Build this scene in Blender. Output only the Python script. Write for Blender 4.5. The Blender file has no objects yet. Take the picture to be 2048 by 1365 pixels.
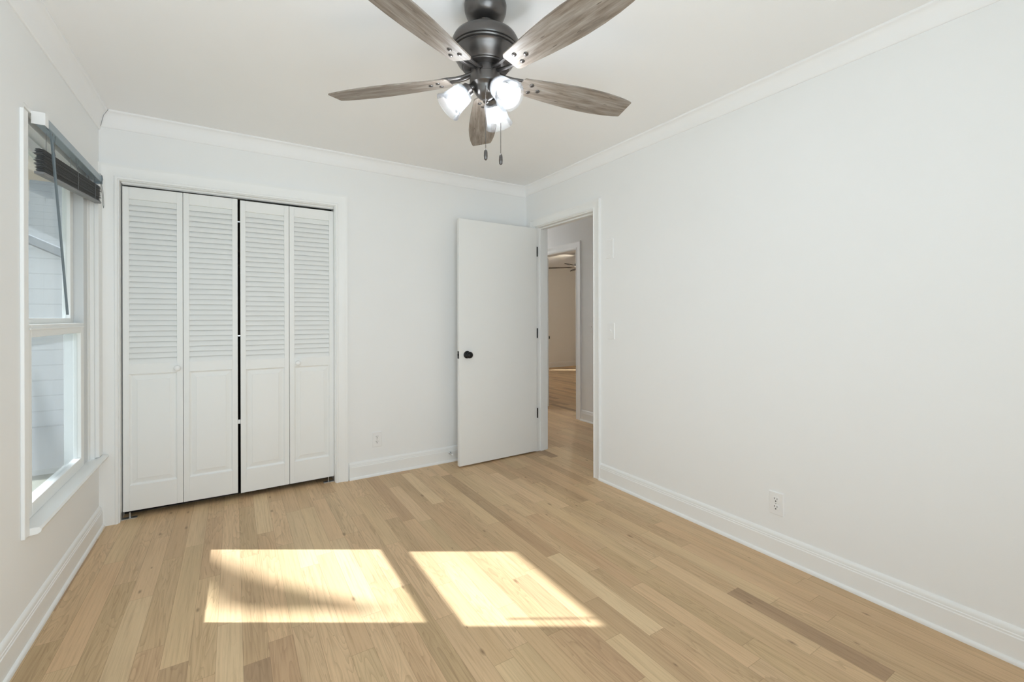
import bpy, math, random
from mathutils import Vector, Matrix
random.seed(7)
scene = bpy.context.scene
COL = scene.collection
R = math.radians
PI = math.pi

# ------------------------------------------------------------------ camera
YAW, PITCH, ROLL = R(31.935), R(-0.079), R(-0.12)
cy, sy, cp, sp = math.cos(YAW), math.sin(YAW), math.cos(PITCH), math.sin(PITCH)
fwd = Vector((sy * cp, cy * cp, sp))
rgt = Vector((cy, -sy, 0))
up = rgt.cross(fwd)
rg2 = rgt * math.cos(ROLL) + up * math.sin(ROLL)
up2 = up * math.cos(ROLL) - rgt * math.sin(ROLL)
cd = bpy.data.cameras.new('camera')
cd.sensor_width = 36.0
cd.lens = 892.9 / 2048 * 36
cd.shift_y = -(682.5 - 636.8) / 2048
cd.clip_start = 0.02
cam = bpy.data.objects.new('camera', cd)
COL.objects.link(cam)
m = Matrix.Identity(4)
for i in range(3):
    m[i][0] = rg2[i]; m[i][1] = up2[i]; m[i][2] = -fwd[i]
m[0][3], m[1][3], m[2][3] = 0, 0, 1.22
cam.matrix_world = m
scene.camera = cam

# ------------------------------------------------------------------ sky, sun, daylight, exposure
w = bpy.data.worlds.new('sky')
scene.world = w
w.use_nodes = True
bg = w.node_tree.nodes['Background']
bg.inputs['Color'].default_value = (0.80, 0.90, 1.0, 1)
bg.inputs['Strength'].default_value = 1.05

sd = bpy.data.lights.new('sun', 'SUN')
sd.energy = 13.5
sd.angle = R(0.53)
sd.color = (0.91, 0.955, 1.0)
sun = bpy.data.objects.new('sun', sd)
COL.objects.link(sun)
SUN = Vector((1, -0.628, -0.817))
sun.rotation_euler = SUN.to_track_quat('-Z', 'Y').to_euler()
sun.location = (-6, 6, 6)


def daylight(name, loc, direction, sx, sy_, power, color=(0.785, 0.905, 1.0)):
    d = bpy.data.lights.new(name, 'AREA')
    d.shape = 'RECTANGLE'
    d.size, d.size_y = sx, sy_
    d.energy = power
    d.color = color
    o = bpy.data.objects.new(name, d)
    COL.objects.link(o)
    o.location = loc
    o.rotation_euler = Vector(direction).to_track_quat('-Z', 'Y').to_euler()
    return o


# area lamps added as window fill: assumed rear pair, side window, far room
daylight('rear_window_fill', (0.20, -0.66, 1.35), (-0.1, 1, 0.6), 1.4, 1.6, 41)
daylight('daylight_near_window', (-0.84, 0.45, 1.25), (1, 0.1, 0.05), 1.0, 1.5, 3.5)
daylight('daylight_far_window', (5.5, 8.93, 1.3), (0, -1, 0), 0.8, 1.5, 10)

scene.view_settings.view_transform = 'Standard'
scene.view_settings.look = 'None'
scene.view_settings.gamma = 1
scene.view_settings.use_curve_mapping = False
scene.view_settings.exposure = 0.06
try:
    scene.cycles.use_denoising = True
    scene.cycles.max_bounces = 14
    scene.cycles.diffuse_bounces = 8
    scene.cycles.transparent_max_bounces = 16
    scene.cycles.sample_clamp_indirect = 6.0
    scene.cycles.caustics_reflective = False
    scene.cycles.caustics_refractive = False
except Exception:
    pass


# ------------------------------------------------------------------ materials
def nodes_of(name):
    mt = bpy.data.materials.new(name)
    mt.use_nodes = True
    nt = mt.node_tree
    return mt, nt, nt.nodes, nt.links, nt.nodes['Principled BSDF']


def paint(name, col, rough=0.6, bump=0.0, scale=300.0, metal=0.0, spec=0.5, mottle=0.03):
    mt, nt, N, L, b = nodes_of(name)
    b.inputs['Roughness'].default_value = rough
    b.inputs['Metallic'].default_value = metal
    b.inputs['Specular IOR Level'].default_value = spec
    tc = N.new('ShaderNodeTexCoord')
    nz = N.new('ShaderNodeTexNoise'); nz.inputs['Scale'].default_value = 4.0
    L.new(tc.outputs['Object'], nz.inputs['Vector'])
    mx = N.new('ShaderNodeMix'); mx.data_type = 'RGBA'
    c1 = [c * (1 - mottle) for c in col]; c2 = [min(1, c * (1 + mottle)) for c in col]
    mx.inputs['A'].default_value = (*c1, 1); mx.inputs['B'].default_value = (*c2, 1)
    L.new(nz.outputs['Fac'], mx.inputs['Factor'])
    L.new(mx.outputs['Result'], b.inputs['Base Color'])
    if bump:
        n2 = N.new('ShaderNodeTexNoise'); n2.inputs['Scale'].default_value = scale
        L.new(tc.outputs['Object'], n2.inputs['Vector'])
        bp = N.new('ShaderNodeBump'); bp.inputs['Strength'].default_value = bump
        bp.inputs['Distance'].default_value = 0.002
        L.new(n2.outputs['Fac'], bp.inputs['Height'])
        L.new(bp.outputs['Normal'], b.inputs['Normal'])
    return mt


def math_node(N, L, op, a, b=None, c=None):
    n = N.new('ShaderNodeMath'); n.operation = op
    for k, v in enumerate((a, b, c)):
        if v is None: continue
        if isinstance(v, (int, float)): n.inputs[k].default_value = v
        else: L.new(v, n.inputs[k])
    return n.outputs[0]


def ramp(N, L, fac, stops, interp='LINEAR'):
    r = N.new('ShaderNodeValToRGB')
    r.color_ramp.interpolation = interp
    el = r.color_ramp.elements
    while len(el) < len(stops): el.new(0.5)
    for e, (p, c) in zip(el, stops):
        e.position = p; e.color = (*c, 1)
    L.new(fac, r.inputs['Fac'])
    return r.outputs['Color']


def mixc(N, L, fac, a, b, mode='MIX'):
    n = N.new('ShaderNodeMix'); n.data_type = 'RGBA'; n.blend_type = mode
    for key, v in (('Factor', fac), ('A', a), ('B', b)):
        if isinstance(v, (int, float)): n.inputs[key].default_value = v
        elif isinstance(v, tuple): n.inputs[key].default_value = (*v, 1)
        else: L.new(v, n.inputs[key])
    return n.outputs['Result']


def oak_floor():
    mt, nt, N, L, b = nodes_of('oak_strip_floor')
    geo = N.new('ShaderNodeNewGeometry')
    sep = N.new('ShaderNodeSeparateXYZ'); L.new(geo.outputs['Position'], sep.inputs[0])
    x, y = sep.outputs['X'], sep.outputs['Y']
    xs = math_node(N, L, 'DIVIDE', math_node(N, L, 'ADD', x, 5.013), 0.0826)
    row = math_node(N, L, 'FLOOR', xs)
    fx = math_node(N, L, 'FRACT', xs)
    wn = N.new('ShaderNodeTexWhiteNoise'); wn.noise_dimensions = '1D'; L.new(row, wn.inputs['W'])
    W = math_node(N, L, 'ADD', math_node(N, L, 'DIVIDE', y, 0.72), math_node(N, L, 'MULTIPLY', wn.outputs['Value'], 61.7))
    vo = N.new('ShaderNodeTexVoronoi'); vo.voronoi_dimensions = '1D'; vo.feature = 'F1'
    vo.inputs['Scale'].default_value = 1.0; vo.inputs['Randomness'].default_value = 0.85
    L.new(W, vo.inputs['W'])
    ve = N.new('ShaderNodeTexVoronoi'); ve.voronoi_dimensions = '1D'; ve.feature = 'DISTANCE_TO_EDGE'
    ve.inputs['Scale'].default_value = 1.0; ve.inputs['Randomness'].default_value = 0.85
    L.new(W, ve.inputs['W'])
    sc = N.new('ShaderNodeSeparateColor'); L.new(vo.outputs['Color'], sc.inputs[0])
    h1, h2, h3 = sc.outputs[0], sc.outputs[1], sc.outputs[2]
    base = ramp(N, L, h1, FLOOR_STOPS)
    # grain: long fibres along the board, shifted board by board
    cb = N.new('ShaderNodeCombineXYZ')
    L.new(math_node(N, L, 'ADD', math_node(N, L, 'MULTIPLY', x, 110.0), math_node(N, L, 'MULTIPLY', h2, 400.0)), cb.inputs[0])
    L.new(math_node(N, L, 'ADD', math_node(N, L, 'MULTIPLY', y, 3.2), math_node(N, L, 'MULTIPLY', h3, 90.0)), cb.inputs[1])
    g1 = N.new('ShaderNodeTexNoise'); g1.inputs['Scale'].default_value = 1.0
    g1.inputs['Detail'].default_value = 6.0; g1.inputs['Roughness'].default_value = 0.62
    L.new(cb.outputs[0], g1.inputs['Vector'])
    # cathedral figure
    cb2 = N.new('ShaderNodeCombineXYZ')
    L.new(math_node(N, L, 'ADD', math_node(N, L, 'MULTIPLY', x, 16.0), math_node(N, L, 'MULTIPLY', h3, 70.0)), cb2.inputs[0])
    L.new(math_node(N, L, 'ADD', math_node(N, L, 'MULTIPLY', y, 1.5), math_node(N, L, 'MULTIPLY', h2, 50.0)), cb2.inputs[1])
    g2 = N.new('ShaderNodeTexNoise'); g2.inputs['Scale'].default_value = 1.0; g2.inputs['Detail'].default_value = 2.0
    g2.inputs['Distortion'].default_value = 0.6
    L.new(cb2.outputs[0], g2.inputs['Vector'])
    rings = math_node(N, L, 'FRACT', math_node(N, L, 'MULTIPLY', g2.outputs['Fac'], 13.0))
    ringd = math_node(N, L, 'POWER', rings, 3.0)
    strong = math_node(N, L, 'GREATER_THAN', h3, 0.45)
    fibre = ramp(N, L, g1.outputs['Fac'], [(0.25, (0.66, 0.61, 0.56)), (0.5, (0.97, 0.97, 0.96)), (0.75, (1.08, 1.08, 1.08))])
    c = mixc(N, L, 0.75, base, fibre, 'MULTIPLY')
    fig = math_node(N, L, 'MULTIPLY', math_node(N, L, 'MULTIPLY', ringd, 0.34), math_node(N, L, 'ADD', math_node(N, L, 'MULTIPLY', strong, 0.8), 0.2))
    c = mixc(N, L, fig, c, (0.27, 0.17, 0.09))
    # cloudy tone along each board
    g3 = N.new('ShaderNodeTexNoise'); g3.inputs['Scale'].default_value = 0.35; g3.inputs['Detail'].default_value = 1.0
    L.new(cb2.outputs[0], g3.inputs['Vector'])
    tone = ramp(N, L, g3.outputs['Fac'], [(0.3, (0.86, 0.85, 0.83)), (0.6, (1.03, 1.02, 1.01))])
    c = mixc(N, L, 1.0, c, tone, 'MULTIPLY')
    # some boards lean pink, some olive
    c = mixc(N, L, 1.0, c, ramp(N, L, h2, [(0.1, (1.01, 0.98, 0.985)), (0.5, (1.0, 1.0, 1.0)), (0.9, (0.985, 1.0, 0.975))]), 'MULTIPLY')
    # small knots
    cb3 = N.new('ShaderNodeCombineXYZ')
    L.new(math_node(N, L, 'MULTIPLY', x, 9.0), cb3.inputs[0]); L.new(math_node(N, L, 'MULTIPLY', y, 3.4), cb3.inputs[1])
    kn = N.new('ShaderNodeTexVoronoi'); kn.voronoi_dimensions = '2D'; kn.inputs['Scale'].default_value = 1.0
    L.new(cb3.outputs[0], kn.inputs['Vector'])
    ks = N.new('ShaderNodeSeparateColor'); L.new(kn.outputs['Color'], ks.inputs[0])
    ksz = math_node(N, L, 'MULTIPLY', math_node(N, L, 'GREATER_THAN', ks.outputs[0], 0.72), math_node(N, L, 'MULTIPLY', ks.outputs[1], 0.1))
    kf = math_node(N, L, 'SUBTRACT', 1.0, math_node(N, L, 'DIVIDE', kn.outputs['Distance'], math_node(N, L, 'ADD', ksz, 0.0005)))
    kf.node.use_clamp = True
    c = mixc(N, L, math_node(N, L, 'MULTIPLY', kf, 0.8), c, (0.16, 0.09, 0.045))
    # seams
    ex = math_node(N, L, 'MINIMUM', fx, math_node(N, L, 'SUBTRACT', 1.0, fx))
    s1 = math_node(N, L, 'LESS_THAN', ex, 0.008)
    s2 = math_node(N, L, 'LESS_THAN', ve.outputs['Distance'], 0.0011)
    seam = math_node(N, L, 'MAXIMUM', s1, s2)
    c = mixc(N, L, math_node(N, L, 'MULTIPLY', seam, 0.5), c, (0.20, 0.12, 0.06))
    L.new(c, b.inputs['Base Color'])
    b.inputs['Roughness'].default_value = 0.42
    b.inputs['Specular IOR Level'].default_value = 0.35
    bp = N.new('ShaderNodeBump'); bp.inputs['Strength'].default_value = 0.12; bp.inputs['Distance'].default_value = 0.001
    L.new(math_node(N, L, 'SUBTRACT', g1.outputs['Fac'], math_node(N, L, 'MULTIPLY', seam, 1.5)), bp.inputs['Height'])
    L.new(bp.outputs['Normal'], b.inputs['Normal'])
    return mt


FLOOR_STOPS = [(0.0, (0.44, 0.30, 0.18)), (0.08, (0.56, 0.385, 0.225)), (0.3, (0.64, 0.452, 0.265)),
               (0.55, (0.665, 0.475, 0.285)), (0.85, (0.69, 0.505, 0.305)), (1.0, (0.73, 0.55, 0.34))]


def weathered_wood():
    mt, nt, N, L, b = nodes_of('weathered_grey_wood')
    tc = N.new('ShaderNodeTexCoord')
    mp = N.new('ShaderNodeMapping'); mp.inputs['Scale'].default_value = (5.0, 70.0, 20.0)
    L.new(tc.outputs['Object'], mp.inputs['Vector'])
    n1 = N.new('ShaderNodeTexNoise'); n1.inputs['Scale'].default_value = 1.0; n1.inputs['Detail'].default_value = 8
    n1.inputs['Roughness'].default_value = 0.7
    L.new(mp.outputs[0], n1.inputs['Vector'])
    mp2 = N.new('ShaderNodeMapping'); mp2.inputs['Scale'].default_value = (7.0, 22.0, 10.0)
    L.new(tc.outputs['Object'], mp2.inputs['Vector'])
    n2 = N.new('ShaderNodeTexNoise'); n2.inputs['Scale'].default_value = 1.0; n2.inputs['Detail'].default_value = 5
    L.new(mp2.outputs[0], n2.inputs['Vector'])
    c1 = ramp(N, L, n1.outputs['Fac'], [(0.32, (0.075, 0.055, 0.042)), (0.44, (0.185, 0.15, 0.122)), (0.55, (0.31, 0.268, 0.23)), (0.70, (0.46, 0.425, 0.385))])
    c2 = ramp(N, L, n2.outputs['Fac'], [(0.35, (0.19, 0.14, 0.10)), (0.65, (0.34, 0.305, 0.27))])
    c = mixc(N, L, 0.4, c1, c2)
    mp3 = N.new('ShaderNodeMapping'); mp3.inputs['Scale'].default_value = (9.0, 60.0, 1.0)
    L.new(tc.outputs['Object'], mp3.inputs['Vector'])
    vo = N.new('ShaderNodeTexVoronoi'); vo.voronoi_dimensions = '2D'; vo.inputs['Scale'].default_value = 1.0
    L.new(mp3.outputs[0], vo.inputs['Vector'])
    k = math_node(N, L, 'LESS_THAN', vo.outputs['Distance'], 0.09)
    sc = N.new('ShaderNodeSeparateColor'); L.new(vo.outputs['Color'], sc.inputs[0])
    k = math_node(N, L, 'MULTIPLY', k, math_node(N, L, 'GREATER_THAN', sc.outputs[0], 0.88))
    c = mixc(N, L, math_node(N, L, 'MULTIPLY', k, 0.7), c, (0.06, 0.045, 0.035))
    L.new(c, b.inputs['Base Color'])
    b.inputs['Roughness'].default_value = 0.5
    return mt


def clear_glass(name, gloss=0.10, tint=(1, 1, 1), haze=0.0, haze_col=(0.9, 0.95, 1.0), fres=True):
    """thin glass: lets light straight through, with a real reflection and a little dust/frost"""
    mt = bpy.data.materials.new(name); mt.use_nodes = True
    nt = mt.node_tree; N = nt.nodes; L = nt.links
    N.clear()
    out = N.new('ShaderNodeOutputMaterial')
    tr = N.new('ShaderNodeBsdfTransparent'); tr.inputs['Color'].default_value = (*tint, 1)
    gl = N.new('ShaderNodeBsdfGlossy'); gl.inputs['Roughness'].default_value = 0.03
    mx = N.new('ShaderNodeMixShader')
    lw = N.new('ShaderNodeLayerWeight'); lw.inputs['Blend'].default_value = 0.25
    f = math_node(N, L, 'MULTIPLY', lw.outputs['Fresnel'], gloss * 4)
    f.node.use_clamp = True
    L.new(f, mx.inputs[0]); L.new(tr.outputs[0], mx.inputs[1]); L.new(gl.outputs[0], mx.inputs[2])
    last = mx.outputs[0]
    if haze:
        tl = N.new('ShaderNodeBsdfTranslucent'); tl.inputs['Color'].default_value = (*haze_col, 1)
        df = N.new('ShaderNodeBsdfDiffuse'); df.inputs['Color'].default_value = (*haze_col, 1)
        m1 = N.new('ShaderNodeMixShader'); m1.inputs[0].default_value = 0.5
        L.new(tl.outputs[0], m1.inputs[1]); L.new(df.outputs[0], m1.inputs[2])
        m2 = N.new('ShaderNodeMixShader')
        tc = N.new('ShaderNodeTexCoord'); nz = N.new('ShaderNodeTexNoise'); nz.inputs['Scale'].default_value = 60
        L.new(tc.outputs['Object'], nz.inputs['Vector'])
        hz = math_node(N, L, 'MULTIPLY', math_node(N, L, 'ADD', nz.outputs['Fac'], 0.5), haze)
        L.new(hz, m2.inputs[0]); L.new(last, m2.inputs[1]); L.new(m1.outputs[0], m2.inputs[2])
        last = m2.outputs[0]
    L.new(last, out.inputs['Surface'])
    return mt


def emitter(name, col, strength):
    mt = bpy.data.materials.new(name); mt.use_nodes = True
    N = mt.node_tree.nodes; N.clear()
    e = N.new('ShaderNodeEmission'); e.inputs['Color'].default_value = (*col, 1); e.inputs['Strength'].default_value = strength
    o = N.new('ShaderNodeOutputMaterial'); mt.node_tree.links.new(e.outputs[0], o.inputs['Surface'])
    return mt


def siding(name, col, pitch):
    mt, nt, N, L, b = nodes_of(name)
    geo = N.new('ShaderNodeNewGeometry'); sep = N.new('ShaderNodeSeparateXYZ'); L.new(geo.outputs['Position'], sep.inputs[0])
    f = math_node(N, L, 'FRACT', math_node(N, L, 'DIVIDE', sep.outputs['Z'], pitch))
    g = math_node(N, L, 'LESS_THAN', f, 0.08)
    c = mixc(N, L, math_node(N, L, 'MULTIPLY', g, 0.35), col, tuple(v * 0.5 for v in col))
    L.new(c, b.inputs['Base Color']); b.inputs['Roughness'].default_value = 0.8
    return mt


def foliage_mat(name, a, b2):
    mt, nt, N, L, b = nodes_of(name)
    tc = N.new('ShaderNodeTexCoord'); nz = N.new('ShaderNodeTexNoise'); nz.inputs['Scale'].default_value = 9
    L.new(tc.outputs['Object'], nz.inputs['Vector'])
    L.new(mixc(N, L, nz.outputs['Fac'], a, b2), b.inputs['Base Color'])
    b.inputs['Roughness'].default_value = 0.7
    return mt


M = dict(
    wall=paint('wall_paint_warm_white', (0.88, 0.885, 0.885), 0.75, 0.05, 250, mottle=0.01, spec=0.25),
    ceil=paint('ceiling_paint_white', (0.925, 0.925, 0.93), 0.9, 0.05, 180, mottle=0.01, spec=0.2),
    trim=paint('trim_paint_white', (0.885, 0.89, 0.885), 0.38, mottle=0.01, spec=0.4),
    door=paint('door_paint_white', (0.87, 0.875, 0.865), 0.42, mottle=0.01, spec=0.4),
    vinyl=paint('white_vinyl', (0.86, 0.87, 0.86), 0.35, mottle=0.01),
    plate=paint('white_plastic', (0.87, 0.87, 0.87), 0.3, mottle=0.0),
    track=paint('shade_grey_sash_track', (0.66, 0.68, 0.69), 0.5),  # white vinyl darkened in its colour, standing in for shade in the sash pocket
    slot=paint('dark_slot', (0.03, 0.03, 0.03), 0.6),
    black=paint('matte_black_metal', (0.012, 0.011, 0.011), 0.38, metal=0.5),
    bronze=paint('dark_bronze_metal', (0.125, 0.115, 0.11), 0.29, metal=0.8, mottle=0.08),
    steel=paint('galvanised_steel', (0.62, 0.63, 0.64), 0.35, metal=0.9),
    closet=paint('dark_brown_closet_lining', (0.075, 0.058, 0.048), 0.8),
    rail=paint('blue_grey_steel', (0.30, 0.36, 0.40), 0.35, metal=0.35),
    slat=paint('charcoal_slat', (0.20, 0.205, 0.21), 0.5, mottle=0.1),
    wandm=paint('slate_grey_plastic', (0.16, 0.195, 0.215), 0.35),
    cord=paint('grey_cord', (0.16, 0.17, 0.175), 0.8),
    chain=paint('antique_chain', (0.09, 0.08, 0.075), 0.4, metal=0.7),
    wood=weathered_wood(),
    farwood=paint('dark_walnut_blade', (0.035, 0.022, 0.016), 0.6),
    pane=clear_glass('window_glass', 0.08, (0.97, 0.99, 0.99), 0.04, (0.9, 0.95, 1.0)),
    shade=clear_glass('seeded_shade_glass', 0.2, (0.96, 0.97, 0.98), 0.05, (0.95, 0.97, 1.0)),
    bulb=emitter('bulb_glow', (0.91, 0.955, 1.0), 50.0),
    farbulb=emitter('far_bulb_glow', (1.0, 0.86, 0.66), 190.0),
    hallfill=emitter('hall_fill_glow', (0.95, 0.97, 0.97), 70.0),
    caulk=paint('crack_shadow_grey', (0.10, 0.095, 0.09), 0.9),
    ground=foliage_mat('pale_lawn', (0.15, 0.16, 0.11), (0.22, 0.22, 0.17)),
    shed=siding('white_painted_masonry', (0.66, 0.69, 0.71), 0.20),
    house=siding('grey_lap_siding', (0.5, 0.51, 0.51), 0.16),
    roof=paint('grey_shingles', (0.22, 0.245, 0.265), 0.9, mottle=0.2),
    bark=paint('brown_bark', (0.12, 0.09, 0.07), 0.9, mottle=0.2),
    leaf=foliage_mat('dark_leaves', (0.05, 0.09, 0.03), (0.11, 0.16, 0.05)),
    exterior=siding('house_exterior_siding', (0.7, 0.7, 0.68), 0.15),
)
M['floor'] = oak_floor()


# ------------------------------------------------------------------ mesh helpers
class MB:
    def __init__(s):
        s.v = []; s.f = []

    def add(s, vs, fs):
        n = len(s.v)
        s.v += [tuple(p) for p in vs]
        s.f += [tuple(i + n for i in f) for f in fs]
        return s

    def box(s, x0, x1, y0, y1, z0, z1):
        vs = [(x, y, z) for x in (x0, x1) for y in (y0, y1) for z in (z0, z1)]
        return s.add(vs, [(0, 1, 3, 2), (4, 6, 7, 5), (0, 4, 5, 1), (2, 3, 7, 6), (0, 2, 6, 4), (1, 5, 7, 3)])

    def sweep(s, rings, closed_ring=True, caps=True):
        """rings: list of equally long point loops"""
        n = len(rings[0]); vs = [p for r in rings for p in r]; fs = []
        for k in range(len(rings) - 1):
            for i in range(n if closed_ring else n - 1):
                j = (i + 1) % n
                fs.append((k * n + i, k * n + j, (k + 1) * n + j, (k + 1) * n + i))
        if caps:
            fs.append(tuple(range(n))[::-1]); fs.append(tuple(range((len(rings) - 1) * n, len(rings) * n)))
        return s.add(vs, fs)

    def lathe(s, prof, o=(0, 0, 0), d=(0, 0, 1), n=32, caps=True):
        """prof: (radius, distance along d)"""
        d = Vector(d).normalized(); o = Vector(o)
        a = d.orthogonal().normalized(); b = d.cross(a)
        rings = [[o + d * h + (a * math.cos(2 * PI * i / n) + b * math.sin(2 * PI * i / n)) * max(r, 1e-5) for i in range(n)] for r, h in prof]
        return s.sweep(rings, True, caps)

    def tube(s, pts, r, n=8):
        pts = [Vector(p) for p in pts]
        rr = r if isinstance(r, (list, tuple)) else [r] * len(pts)
        rings = []; a = None
        for k, p in enumerate(pts):
            t = (pts[min(k + 1, len(pts) - 1)] - pts[max(k - 1, 0)]).normalized()
            if a is None: a = t.orthogonal().normalized()
            a = (a - t * a.dot(t)).normalized(); b = t.cross(a)
            rings.append([p + (a * math.cos(2 * PI * i / n) + b * math.sin(2 * PI * i / n)) * rr[k] for i in range(n)])
        return s.sweep(rings)

    def sphere(s, c, r, n=12, sz=1.0):
        c = Vector(c)
        prof = [(r * math.sin(PI * k / n), -r * sz * math.cos(PI * k / n)) for k in range(n + 1)]
        return s.lathe(prof, c, (0, 0, 1), 2 * n, False)

    def build(s, name, mat, parent=None, loc=(0, 0, 0), rot=(0, 0, 0), smooth=None, bevel=0, label=None):
        me = bpy.data.meshes.new(name)
        me.from_pydata(s.v, [], s.f)
        import bmesh
        bm = bmesh.new(); bm.from_mesh(me)
        bmesh.ops.recalc_face_normals(bm, faces=bm.faces)
        bm.to_mesh(me); bm.free()
        me.materials.append(M[mat])
        if smooth:
            for p in me.polygons: p.use_smooth = True
            me.set_sharp_from_angle(angle=R(smooth))
        o = bpy.data.objects.new(name, me)
        COL.objects.link(o)
        o.parent = parent
        o.location = loc; o.rotation_euler = rot
        if bevel:
            md = o.modifiers.new('bevel', 'BEVEL'); md.width = bevel; md.segments = 2; md.limit_method = 'ANGLE'
        if label: o['label'] = label
        return o


def tag(o, label, cat, group=None, kind=None):
    o['label'] = label; o['category'] = cat
    if group: o['group'] = group
    if kind: o['kind'] = kind
    return o


def empty(name, loc, rz=0):
    o = bpy.data.objects.new(name, None)
    COL.objects.link(o)
    o.location = loc; o.rotation_euler = (0, 0, rz)
    o.empty_display_size = 0.05
    return o


def dup(root, loc, rz=0):
    def rec(o, par):
        c = o.copy(); COL.objects.link(c); c.parent = par
        for ch in o.children: rec(ch, c)
        return c
    r = rec(root, None)
    r.location = loc; r.rotation_euler = (0, 0, rz)
    return r


def struct(name, mb, mat, label, cat, smooth=None, bevel=0):
    return tag(mb.build(name, mat, None, smooth=smooth, bevel=bevel), label, cat, kind='structure')


# ------------------------------------------------------------------ dimensions
XL, XR, YB, YF, ZC = -0.668, 2.338, 3.496, -0.52, 2.44
WT = 0.12                      # wall thickness
OX0, OX1, OZ = -0.580, 0.636, 2.045      # closet opening
DY0, DY1, DZ = 2.566, 3.336, 2.040       # doorway in the right wall
WY0, WY1, WZ0, WZ1 = 2.394, 3.400, 0.400, 2.035   # side window
HX = 3.498                     # hall wall
FY0, FY1, FZ = 4.148, 4.918, 2.040       # doorway in the hall wall
FX1, FYE = 7.7, 8.74           # far room

# ------------------------------------------------------------------ shell
struct('floor', MB().box(XL - WT, FX1 + .1, YF - WT, FYE + .1, -0.10, 0.0), 'floor',
       'light oak strip floor running from the bedroom through the doorway into the hall', 'floor')
struct('ceiling', MB().box(XL - WT, FX1 + .1, YF - WT, FYE + .1, ZC, ZC + 0.12), 'ceil', 'flat white painted ceiling', 'ceiling')
mb = MB()
NY0, NY1 = -0.06, 0.96           # second window of the left wall, beside the viewer
mb.box(XL - WT, XL, YF - WT, NY0, 0, ZC).box(XL - WT, XL, NY1, WY0, 0, ZC).box(XL - WT, XL, WY1, 4.30, 0, ZC)
mb.box(XL - WT, XL, NY0, NY1, 0, WZ0).box(XL - WT, XL, NY0, NY1, WZ1, ZC)
mb.box(XL - WT, XL, WY0, WY1, 0, WZ0).box(XL - WT, XL, WY0, WY1, WZ1, ZC)
struct('wall_left', mb, 'wall', 'white wall on the left holding the window', 'wall')
mb = MB()
mb.box(XL, OX0, YB, YB + WT, 0, ZC).box(OX1, XR, YB, YB + WT, 0, ZC).box(OX0, OX1, YB, YB + WT, OZ, ZC)
struct('wall_back', mb, 'wall', 'white wall at the end of the room around the closet', 'wall')
mb = MB()
mb.box(XR, XR + WT, YF - WT, DY0, 0, ZC).box(XR, XR + WT, DY1, 7.0, 0, ZC).box(XR, XR + WT, DY0, DY1, DZ, ZC)
struct('wall_right', mb, 'wall', 'long blank white wall on the right pierced by the doorway', 'wall')
# wall behind the camera with a wide opening added for fill light
mb = MB()
RX0, RX1, RZ0, RZ1 = -0.55, 0.95, 0.50, 2.15
mb.box(XL, RX0, YF - WT, YF, 0, ZC).box(RX1, XR, YF - WT, YF, 0, ZC)
mb.box(RX0, RX1, YF - WT, YF, 0, RZ0).box(RX0, RX1, YF - WT, YF, RZ1, ZC)
struct('wall_front', mb, 'wall', 'white wall behind the viewer with an added wide window', 'wall')
# closet lining
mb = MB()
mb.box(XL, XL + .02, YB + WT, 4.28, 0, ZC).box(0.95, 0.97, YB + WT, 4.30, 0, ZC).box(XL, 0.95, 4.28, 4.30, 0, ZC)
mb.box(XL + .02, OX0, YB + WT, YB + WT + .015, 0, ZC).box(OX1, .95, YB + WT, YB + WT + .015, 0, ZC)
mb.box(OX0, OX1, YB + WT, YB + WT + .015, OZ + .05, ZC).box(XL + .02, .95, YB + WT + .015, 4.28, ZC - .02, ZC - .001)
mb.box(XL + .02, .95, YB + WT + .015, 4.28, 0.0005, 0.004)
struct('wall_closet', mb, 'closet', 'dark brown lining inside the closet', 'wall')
# hall and far room
mb = MB()
mb.box(HX, HX + WT, 0.8, FY0, 0, ZC).box(HX, HX + WT, FY1, FYE, 0, ZC).box(HX, HX + WT, FY0, FY1, FZ, ZC)
struct('wall_hall', mb, 'wall', 'grey-white hall wall seen through the open doorway', 'wall')
struct('wall_hall_end', MB().box(XR + WT, HX, 6.9, 7.0, 0, ZC), 'wall', 'end wall of the hall', 'wall')
struct('wall_hall_start', MB().box(XR + WT, HX, 0.8, 0.9, 0, ZC), 'wall', 'near end wall of the hall', 'wall')
mb = MB()
GX0, GX1, GZ0, GZ1 = 5.28, 5.78, 0.50, 2.0
mb.box(HX, GX0, FYE, FYE + .1, 0, ZC).box(GX1, FX1 + .1, FYE, FYE + .1, 0, ZC)
mb.box(GX0, GX1, FYE, FYE + .1, 0, GZ0).box(GX0, GX1, FYE, FYE + .1, GZ1, ZC)
struct('wall_far', mb, 'wall', 'dim beige wall at the end of the far room', 'wall')
struct('wall_far_right', MB().box(FX1, FX1 + .1, 3.7, FYE, 0, ZC), 'wall', 'right wall of the far room', 'wall')
struct('wall_far_near', MB().box(HX + WT, FX1, 3.7, 3.8, 0, ZC), 'wall', 'near wall of the far room', 'wall')


# ------------------------------------------------------------------ mouldings
def extrude_profile(prof, p0, p1, nrm, e0=0.0, e1=0.0):
    """prof (depth from wall, z); run p0->p1 along the wall, nrm into the room; e = mitre gain per unit depth"""
    p0 = Vector(p0); p1 = Vector(p1); n = Vector(nrm); t = (p1 - p0).normalized()
    ra = [p0 + n * d - t * (e0 * d) + Vector((0, 0, z)) for d, z in prof]
    rb = [p1 + n * d + t * (e1 * d) + Vector((0, 0, z)) for d, z in prof]
    return MB().sweep([ra, rb])


BASE = [(0, 0), (.026, 0), (.026, .006), (.0245, .012), (.021, .016), (.016, .018), (.016, .092), (.0135, .0955), (.0135, .102),
        (.011, .105), (.011, .114), (.008, .121), (.004, .126), (0, .128)]


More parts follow.
